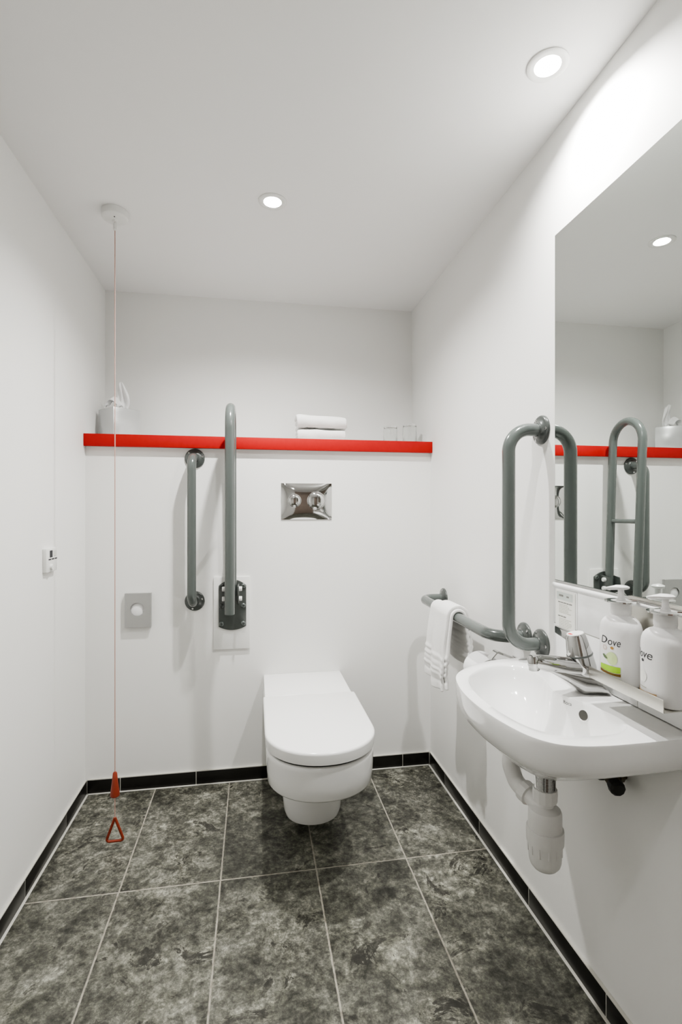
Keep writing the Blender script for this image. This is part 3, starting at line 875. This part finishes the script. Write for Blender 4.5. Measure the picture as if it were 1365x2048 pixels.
for k in range(12):
    a = 2 * PI * k / 12 + 0.2
    c_, s_ = math.cos(a), math.sin(a)
    box(bm, wx + 0.0353 * c_ - 0.0017, wx + 0.0353 * c_ + 0.0017, wy + 0.0353 * s_ - 0.0017, wy + 0.0353 * s_ + 0.0017, 0.398, 0.4185)
obj('trap_cup', bm, M_PIPE, wt, smooth=35)
bm = B(); el = fillet([(wx, wy, 0.489), (0.615, 1.122, 0.507), (0.606, 1.148, 0.562), (0.690, 1.160, 0.575), (0.796, 1.160, 0.575)], [0.03, 0.03, 0.03], 8)
tube(bm, el, 0.0195, seg=24); pp = obj('outlet_pipe', bm, M_PIPE, wt, smooth=50)
def collar(p0, p1, r):
    bm = B(); d = Vector(p1) - Vector(p0); lathe(bm, [(0.0195, 0), (r, 0.002), (r, d.length - 0.002), (0.0195, d.length)], p0, d, seg=14); obj('collar', bm, M_PIPE, pp, smooth=22)
dA = (Vector((0.615, 1.122, 0.507)) - Vector((wx, wy, 0.489))).normalized()
collar(Vector((wx, wy, 0.489)) + dA * 0.044, Vector((wx, wy, 0.489)) + dA * 0.068, 0.0245)
collar((0.640, 1.153, 0.5675), (0.664, 1.1565, 0.5715), 0.0245)

# isolating valves on the wall under the basin
def valve(y, x, z, label):
    t = thing('isolating_valve', label, 'valve', (XR, y, z), 'pipe valves under the washbasin')
    bm = B(); tube(bm, fillet([(XR - 0.001, y, z + 0.004), (x, y, z + 0.004), (x, y, z + 0.045)], 0.01), 0.0072, seg=16); obj('pipe', bm, M_BRONZE, t, smooth=50)
    bm = B(); lathe(bm, [(0.010, -0.018), (0.0135, -0.017), (0.0135, -0.004), (0.010, -0.002), (0.010, 0.006), (0.0125, 0.008), (0.0125, 0.018), (0.009, 0.019)], (x + 0.012, y, z + 0.004), (1, 0, 0), seg=8); obj('valve_body', bm, M_BRONZE, t, smooth=20)
    bm = B(); lathe(bm, [(0.007, 0), (0.007, 0.010), (0.0150, 0.012), (0.0165, 0.018), (0.0160, 0.030), (0.0120, 0.035), (0.004, 0.036)], (x + 0.002, y - 0.004, z), (-0.25, -1, -0.12), seg=10); obj('valve_knob', bm, M_DARK, t, smooth=30)
valve(0.985, 0.758, 0.572, 'dark valve under the washbasin, nearer the camera')
valve(1.040, 0.762, 0.576, 'dark valve under the washbasin, nearer the white bottle trap')

# ------------------------------------------------------------------ toilet roll holder, half hidden behind the basin
tr = thing('toilet_roll_holder', 'chrome toilet roll holder on the right wall behind the washbasin', 'holder', (XR, 1.45, 0.69))
bm = B(); box(bm, XR - 0.008, XR, 1.420, 1.465, 0.655, 0.705); obj('wall_plate', bm, M_CHROME, tr, bevel=0.003)
bm = B(); tube(bm, fillet([(XR - 0.006, 1.443, 0.645), (0.722, 1.443, 0.645), (0.722, 1.575, 0.645)], 0.012), 0.005, seg=14); obj('roll_arm', bm, M_CHROME, tr, smooth=50)
bm = B(); prism(bm, [(0.790, 0.703), (0.728, 0.7290), (0.722, 0.7280), (0.704, 0.7080), (0.704, 0.7040), (0.724, 0.7240), (0.790, 0.697)], 1.428, 1.455, 'y'); obj('cover_flap', bm, M_CHROME, tr)
trl = thing('toilet_roll', 'white toilet paper roll on the chrome holder behind the washbasin', 'toilet roll', (0.720, 1.51, 0.65))
bm = B(); lathe(bm, [(0.020, 0.0), (0.051, 0.0), (0.052, 0.002), (0.052, 0.096), (0.050, 0.098), (0.020, 0.098)], (0.722, 1.463, 0.645), (0, 1, 0), seg=40, cap0=False, cap1=False)
obj('paper', bm, M_TISSUE, trl, smooth=40)
bm = B(); lathe(bm, [(0.0200, 0.0), (0.0200, 0.098)], (0.722, 1.463, 0.645), (0, 1, 0), seg=32, cap0=False, cap1=False); obj('core', bm, M_TAN, trl)

# ------------------------------------------------------------------ soap bottle bracket and bottles
BX = 0.748; BZ = 0.799
SY = (0.937, 0.822)
sbk = thing('bottle_bracket', 'steel wall bracket holding two pump bottles above the washbasin', 'bracket', (XR - sd, 0.88, BZ))
ty0, ty1 = 0.783, 0.985
bm = B(); box(bm, 0.7105, XR - sd - 0.0003, ty0, ty1, BZ - 0.003, BZ - 0.0008); box(bm, 0.7085, 0.7105, ty0, ty1, BZ - 0.003, BZ + 0.0205); obj('tray', bm, M_STEEL, sbk, bevel=0.0006)
bm = B(); box(bm, XR - sd - 0.0026, XR - sd - 0.0003, 0.80, 0.965, BZ - 0.003, 0.972); obj('back_plate', bm, M_STEEL, sbk, bevel=0.0006)
for y in SY:
    bm = B()
    R = 0.0235; zc = 0.966
    ring = [Vector((BX + R * math.cos(a), y + R * math.sin(a), zc)) for a in [math.radians(-25 + 310 * k / 40 + 35 * 0 ) for k in range(41)]]
    rows = []
    for p in ring:
        d = Vector((p.x - BX, p.y - y, 0)).normalized()
        rows.append([p + d * a + Vector((0, 0, b)) for a, b in ((-0.004, -0.0013), (0.0075, -0.0013), (0.0075, 0.0013), (-0.004, 0.0013))])
    grid(bm, rows, closed_u=True, cap0=True, cap1=True)
    box(bm, BX + R - 0.002, XR - sd - 0.0004, y - 0.006, y + 0.006, zc - 0.0012, zc + 0.0012)
    obj('neck_ring', bm, M_CHROME, sbk, smooth=40)
bm = B(); tube(bm, [(BX + 0.030, SY[1] - 0.03, 0.966), (BX + 0.030, SY[0] + 0.01, 0.966)], 0.0022, seg=12); obj('cross_bar', bm, M_CHROME, sbk)

AX_, BY_ = 0.0325, 0.0445           # bottle half-depth and half-width
def bot_pt(y0, s, z, off=0.0005):
    ph = s / BY_ * 0.95
    ex = 2.4
    c, sn = math.cos(ph), math.sin(ph)
    return Vector((BX - (AX_ + off) * math.copysign(abs(c) ** (2 / ex), c), y0 - (BY_ + off) * math.copysign(abs(sn) ** (2 / ex), sn), z))
LBL = [0.0]
def decal(name, bm, y0, zc, sc, m, parent, sdiv=True):
    """bm lies in the x-y plane (x right, y up) and is wrapped on the bottle front."""
    for v in bm.verts: v.co = bot_pt(y0, LBL[0] + sc + v.co.x, zc + v.co.y, 0.0005 + v.co.z)
    return obj(name, bm, m, parent, smooth=60)
def flat_grid(w, h, n=10, zoff=0.0, top=None, bot=None):
    bm = B(); rows = []
    for j in range(3):
        row = []
        for i in range(n + 1):
            u = -1 + 2 * i / n
            t_ = h / 2 if top is None else top(u); b_ = -h / 2 if bot is None else bot(u)
            row.append((u * w / 2, lerp(b_, t_, j / 2), zoff))
        rows.append(row)
    grid(bm, rows); return bm
def flat_disc(r, zoff=0.0, rx=1.0, hole=0.0):
    bm = B()
    rows = [[(rr * math.cos(a) * rx, rr * math.sin(a), zoff) for a in [2 * PI * k / 28 for k in range(28)]] for rr in (r, max(hole, 0.0002))]
    grid(bm, rows, closed_u=True); return bm
def bottle(y0, label, kind):
    LBL[0] = 0.008 if kind else -0.021
    t = thing('pump_bottle', label, 'bottle', (BX, y0, BZ), 'white pump bottles in the steel bracket')
    prof = [(0.90, 0.0), (0.965, 0.002), (0.99, 0.006), (1.0, 0.014), (1.0, 0.100), (0.99, 0.108), (0.96, 0.116), (0.90, 0.1235), (0.80, 0.1295), (0.68, 0.1335), (0.57, 0.1355)]
    bm = B(); rows = []
    ex = 2.4
    for r, h in prof:
        w = min(1, max(0, (1 - r) / 0.40)) if h > 0.05 else 0
        row = []
        for k in range(64):
            a = 2 * PI * k / 64; c, s = math.cos(a), math.sin(a)
            e_ = lerp(ex, 2.0, w); A_ = lerp(AX_, 0.040, w); B_ = lerp(BY_, 0.040, w)
            row.append((BX + A_ * r * math.copysign(abs(c) ** (2 / e_), c), y0 + B_ * r * math.copysign(abs(s) ** (2 / e_), s), BZ + h))
        rows.append(row)
    # neck
    for r, h in ((0.0208, 0.1365), (0.0188, 0.1385), (0.0185, 0.144)):
        rows.append([(BX + r * math.cos(2 * PI * k / 64), y0 + r * math.sin(2 * PI * k / 64), BZ + h) for k in range(64)])
    grid(bm, rows, closed_u=True, cap0=True, cap1=True)
    body = obj('bottle_body', bm, M_BOTTLE, t, smooth=40)
    bm = B(); lathe(bm, [(0.0192, 0.142), (0.0195, 0.143), (0.0195, 0.1655), (0.0185, 0.1672), (0.009, 0.1685), (0.0075, 0.173)], (BX, y0, BZ), seg=36); obj('collar', bm, M_BOTTLE, t, smooth=35)
    pmp = B(); lathe(pmp, [(0.0062, 0.168), (0.0056, 0.193)], (BX, y0, BZ), seg=20)
    pump = obj('pump_stem', pmp, M_BOTTLE, t)
    bm = B(); rows = []
    for h, k1 in ((0.1915, 0.70), (0.1935, 0.98), (0.1965, 1.0), (0.1990, 0.72), (0.2000, 0.3)):
        row = []
        for k in range(40):
            a = 2 * PI * k / 40; c, s = math.cos(a), math.sin(a)
            rx = 0.031 if c < 0 else 0.016
            dx = -0.0
            droop = -0.0035 * max(0, -c) ** 2 if k1 > 0.5 else 0
            u_ = Vector((-0.80, 0.60)); n_ = Vector((0.60, 0.80))
            lx, ly = -c * rx * k1, s * 0.0125 * k1 * (1 - 0.25 * max(0, -c))
            row.append((BX + u_.x * lx + n_.x * ly, y0 + u_.y * lx + n_.y * ly, BZ + h + droop))
        rows.append(row)
    grid(bm, rows, closed_u=True, cap0=True, cap1=True); obj('pump_head', bm, M_BOTTLE, t, smooth=50)
    # printing on the side that faces the room
    lb = decal('lettering', text_mesh('Dove', 0.0225, 0.22), y0, BZ + 0.087, 0.000, M_DKINK, t)
    bm = flat_disc(0.0028, 0.0002, 1.5); decal('printed_emblem', bm, y0, BZ + 0.075, 0.004, M_GOLD if kind else M_DKINK, t)
    if kind:
        decal('printed_seal', flat_disc(0.0050, 0.0002, 1.0, 0.0036), y0, BZ + 0.072, -0.013, M_PEACH, t)
        decal('printed_fruit', flat_disc(0.0130, 0.0002, 1.05), y0, BZ + 0.0535, 0.004, M_LIME, t)
        decal('printed_leaf', flat_grid(0.012, 0.005, 8, 0.0005, lambda u: 0.004 * (1 - u * u) + 0.003 * -u, lambda u: -0.003 * (1 - u * u) + 0.003 * -u), y0, BZ + 0.0535, -0.012, M_LEAF, t)
        decal('printed_band', flat_grid(0.052, 0.016, 16, 0.0002, lambda u: 0.0065 + 0.0015 * u, lambda u: -0.0065 + 0.003 * u * u), y0, BZ + 0.0315, -0.001, M_GREEN, t)
        decal('printed_stripe', flat_grid(0.054, 0.005, 16, 0.0002, lambda u: 0.0015 + 0.003 * u * u, lambda u: -0.0025 + 0.001 * u * u), y0, BZ + 0.0225, -0.001, M_BROWN, t)
    else:
        decal('printed_flower', flat_disc(0.0115, 0.0002, 1.0), y0, BZ + 0.046, 0.004, M_PAPER, t)
        decal('printed_stripe', flat_grid(0.060, 0.005, 16, 0.0002, lambda u: 0.0015 + 0.003 * u * u, lambda u: -0.0030 + 0.002 * u * u), y0, BZ + 0.0170, 0.004, M_TAN, t)
        decal('printed_text', flat_grid(0.022, 0.0016, 8, 0.0002), y0, BZ + 0.0260, 0.004, M_INKP, t)
    return t
bottle(SY[0], 'white pump bottle with a green band on its label, nearer the tap', True)
bottle(SY[1], 'white pump bottle with a plain label, at the right edge of the photo', False)

# ------------------------------------------------------------------ hand towel over the low rail
ht = thing('hand_towel', 'white terry hand towel draped over the low horizontal grab rail', 'towel', (0.70, 1.75, 0.52))
def drape(name, y_lo, y_hi, zf, zb, thick, extra, seed, yskew):
    """Cloth over the bar at (0.70, *, 0.783): front drop to zf, back drop to zb."""
    rb = RB + thick / 2 + 0.0012 + extra
    zc = 0.7825
    prof = []
    nf = 34
    for i in range(nf): 
        t = i / nf; z = lerp(zf, zc, t)
        prof.append((0.70 - rb - 0.016 * (1 - t) ** 1.2 - 0.006 * math.sin(PI * t), z, -1, 0))
    for k in range(13):
        a = PI - PI * k / 12
        prof.append((0.70 + rb * math.cos(a), zc + rb * math.sin(a), math.cos(a), math.sin(a)))
    nb = 24
    if zb is not None:
        for i in range(1, nb + 1):
            t = i / nb; z = lerp(zc, zb, t)
            prof.append((0.70 + rb + 0.010 * math.sin(PI * t * 0.6), z, 1, 0))
    M = 26; bm = B(); rows = []
    for j in range(M + 1):
        v = j / M; row = []
        for (x, z, nx_, nz_) in prof:
            dz = z - (zf if nx_ < 0 else (zb if zb else zf))
            rid = 0
            for zz in (0.052, 0.070, 0.088, 0.112):
                rid += 0.0055 * math.exp(-((dz - zz) / 0.0042) ** 2)
            rid -= 0.0035 * math.exp(-((dz - 0.030) / 0.004) ** 2)
            fall = max(0, (zc - z)) / 0.26
            fold = 0.006 * math.sin(2.6 * PI * v + seed) * fall
            yy = lerp(y_lo, y_hi, v) + yskew * fall * (v - 0.35) + 0.004 * math.sin(9 * z * 5 + seed) * fall
            zz_ = z + (0.006 * math.sin(3 * v + seed) if fall > 0.9 else 0)
            row.append((x + nx_ * (rid + fold), yy, zz_ + nz_ * 0))
        rows.append(row)
    grid(bm, rows)
    o = obj(name, bm, M_TOWEL, ht, smooth=80)
    md = o.modifiers.new('thickness', 'SOLIDIFY'); md.thickness = thick; md.offset = 0
    md = o.modifiers.new('soft', 'SUBSURF'); md.levels = 1; md.render_levels = 2
    return o
drape('towel_sheet', 1.665, 1.872, 0.532, 0.612, 0.012, 0.0, 0.6, 0.02)
drape('towel_fold', 1.672, 1.790, 0.522, 0.625, 0.011, 0.0125, 2.1, 0.01)

# ------------------------------------------------------------------ world and camera
w = bpy.data.worlds.new('world'); w.use_nodes = True
w.node_tree.nodes['Background'].inputs[0].default_value = (0.9, 0.92, 1.0, 1)
w.node_tree.nodes['Background'].inputs[1].default_value = 0.05
SC.world = w

cd_ = bpy.data.cameras.new('camera'); cam = bpy.data.objects.new('camera', cd_); COL.objects.link(cam)
F = 1016.0
TH = math.atan((682.5 - 508.5) / F)
cd_.sensor_fit = 'HORIZONTAL'; cd_.sensor_width = 36.0; cd_.lens = 36.0 * F / 1365.0
cd_.clip_start = 0.01
cam.location = (0, 0, 1.15); cam.rotation_euler = (PI / 2, 0, -TH)
SC.camera = cam
SC.view_settings.view_transform = 'AgX'
SC.view_settings.look = 'AgX - Medium High Contrast'
SC.view_settings.exposure = 0.70
